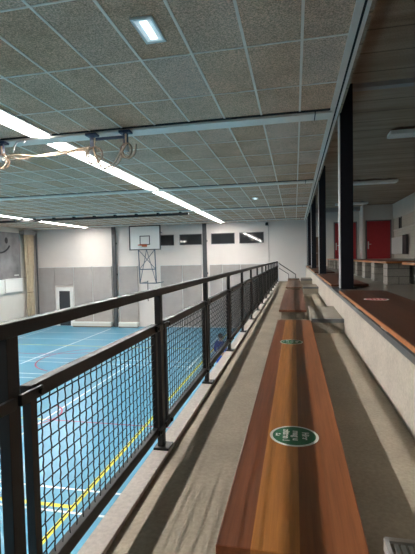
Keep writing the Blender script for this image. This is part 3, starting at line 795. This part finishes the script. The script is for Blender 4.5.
for s in (-1, 1):
    chains.append([(pel, 0.13), ((0.10 * s, 0, 0.86), 0.095), ((0.11 * s, -0.015, 0.48), 0.058), ((0.115 * s, 0.02, 0.26), 0.05), ((0.12 * s, 0.03, 0.09), 0.038), ((0.13 * s, -0.05, 0.035), 0.035), ((0.14 * s, -0.13, 0.03), 0.03)])
    wst = (0.29 * s, -0.14, 0.92)
    chains.append([((0, 0.0, 1.40), 0.10), ((0.17 * s, 0, 1.39), 0.062), ((0.25 * s, 0.03, 1.13), 0.043), (wst, 0.030), ((0.285 * s, -0.18, 0.875), 0.034)])
    for q in range(4):
        u = -0.027 + 0.018 * q; ln = (0.07, 0.082, 0.078, 0.06)[q]
        b0 = Vector((0.285 * s, -0.18, 0.875)); b1 = b0 + Vector((u * s * 0.4, -0.035 - 0.2 * abs(u), -0.03 + u * 0.6)); b2 = b1 + Vector((-0.006 * s, -ln * 0.35, -ln * 0.8))
        chains.append([(tuple(b0), 0.034), (tuple(b1), 0.010), (tuple(b2), 0.0085)])
    chains.append([((0.285 * s, -0.18, 0.875), 0.034), ((0.26 * s, -0.205, 0.885), 0.011), ((0.25 * s, -0.235, 0.865), 0.009)])
def head(bm):
    ellipsoid(bm, (0, -0.015, 1.60), (0.076, 0.095, 0.112))
    ellipsoid(bm, (0, -0.108, 1.585), (0.014, 0.022, 0.022), u=8, v=6)
    for s in (-1, 1): ellipsoid(bm, (0.078 * s, 0.0, 1.595), (0.012, 0.022, 0.032), u=8, v=6)
    ellipsoid(bm, (0, -0.10, 1.545), (0.026, 0.012, 0.008), 1, 8, 6)
    for s in (-1, 1): ellipsoid(bm, (0.03 * s, -0.098, 1.615), (0.012, 0.010, 0.008), 2, 8, 6)
skin('body', chains, [M['skin'], M['rim'], M['hair']], per, 1, head)
bm = bmesh.new(); ellipsoid(bm, (0, 0.012, 1.635), (0.088, 0.098, 0.10))
bmesh.ops.delete(bm, geom=[v for v in bm.verts if v.co.z < 1.56 or (v.co.y < -0.055 and v.co.z < 1.66)], context='VERTS'); obj('hair', bm, M['hair'], per)
sh = [[((0, 0, 0.88), 0.155), ((0, 0.0, 1.08), 0.137), ((0, -0.01, 1.27), 0.157), ((0, 0.0, 1.40), 0.115), ((0, 0, 1.445), 0.07)]]
for s in (-1, 1): sh.append([((0, 0.0, 1.40), 0.115), ((0.17 * s, 0, 1.39), 0.078), ((0.25 * s, 0.03, 1.13), 0.060), ((0.275 * s, -0.06, 1.02), 0.052)])
skin('shirt', sh, M['shirt'], per)
tr = [[((0, 0, 0.98), 0.14), ((0, 0, 0.90), 0.15)]]
for s in (-1, 1): tr.append([((0, 0, 0.90), 0.15), ((0.105 * s, 0, 0.82), 0.118), ((0.115 * s, -0.01, 0.55), 0.095)])
skin('shorts', tr, M['shorts'], per)
for s in (-1, 1):
    bm = bmesh.new(); ellipsoid(bm, (0.132 * s, -0.055, 0.045), (0.055, 0.135, 0.045)); obj('shoe', bm, M['white'], per)

# ------------------------------------------------------------------ world, camera
wd = bpy.data.worlds.new('World'); bpy.context.scene.world = wd; wd.use_nodes = True
wd.node_tree.nodes['Background'].inputs[0].default_value = (0.9, 0.95, 1.0, 1); wd.node_tree.nodes['Background'].inputs[1].default_value = 0.05

F_, YAW, PITCH, ROLL = 412.2, 0.2098, -0.04327, -0.02065
c, s = math.cos(YAW), math.sin(YAW)
fw = Vector((-s, c, 0)); rt = Vector((c, s, 0)); up = Vector((0, 0, 1))
cp, sp = math.cos(PITCH), math.sin(PITCH)
fw2 = fw * cp + up * sp; up2 = up * cp - fw * sp
cr, sr = math.cos(ROLL), math.sin(ROLL)
r3 = rt * cr + up2 * sr; u3 = up2 * cr - rt * sr
cam = bpy.data.cameras.new('camera'); co = bpy.data.objects.new('camera', cam); C.objects.link(co)
co.matrix_world = Matrix(((r3.x, u3.x, -fw2.x, 0), (r3.y, u3.y, -fw2.y, 0), (r3.z, u3.z, -fw2.z, CAM_Z), (0, 0, 0, 1)))
cam.sensor_fit = 'VERTICAL'; cam.sensor_height = 36.0; cam.lens = F_ / 554 * 36.0
cam.clip_start = 0.02; cam.clip_end = 200
bpy.context.scene.camera = co
vs = bpy.context.scene.view_settings
vs.view_transform = 'Standard'; vs.look = 'None'; vs.exposure = 0.22; vs.gamma = 1.0
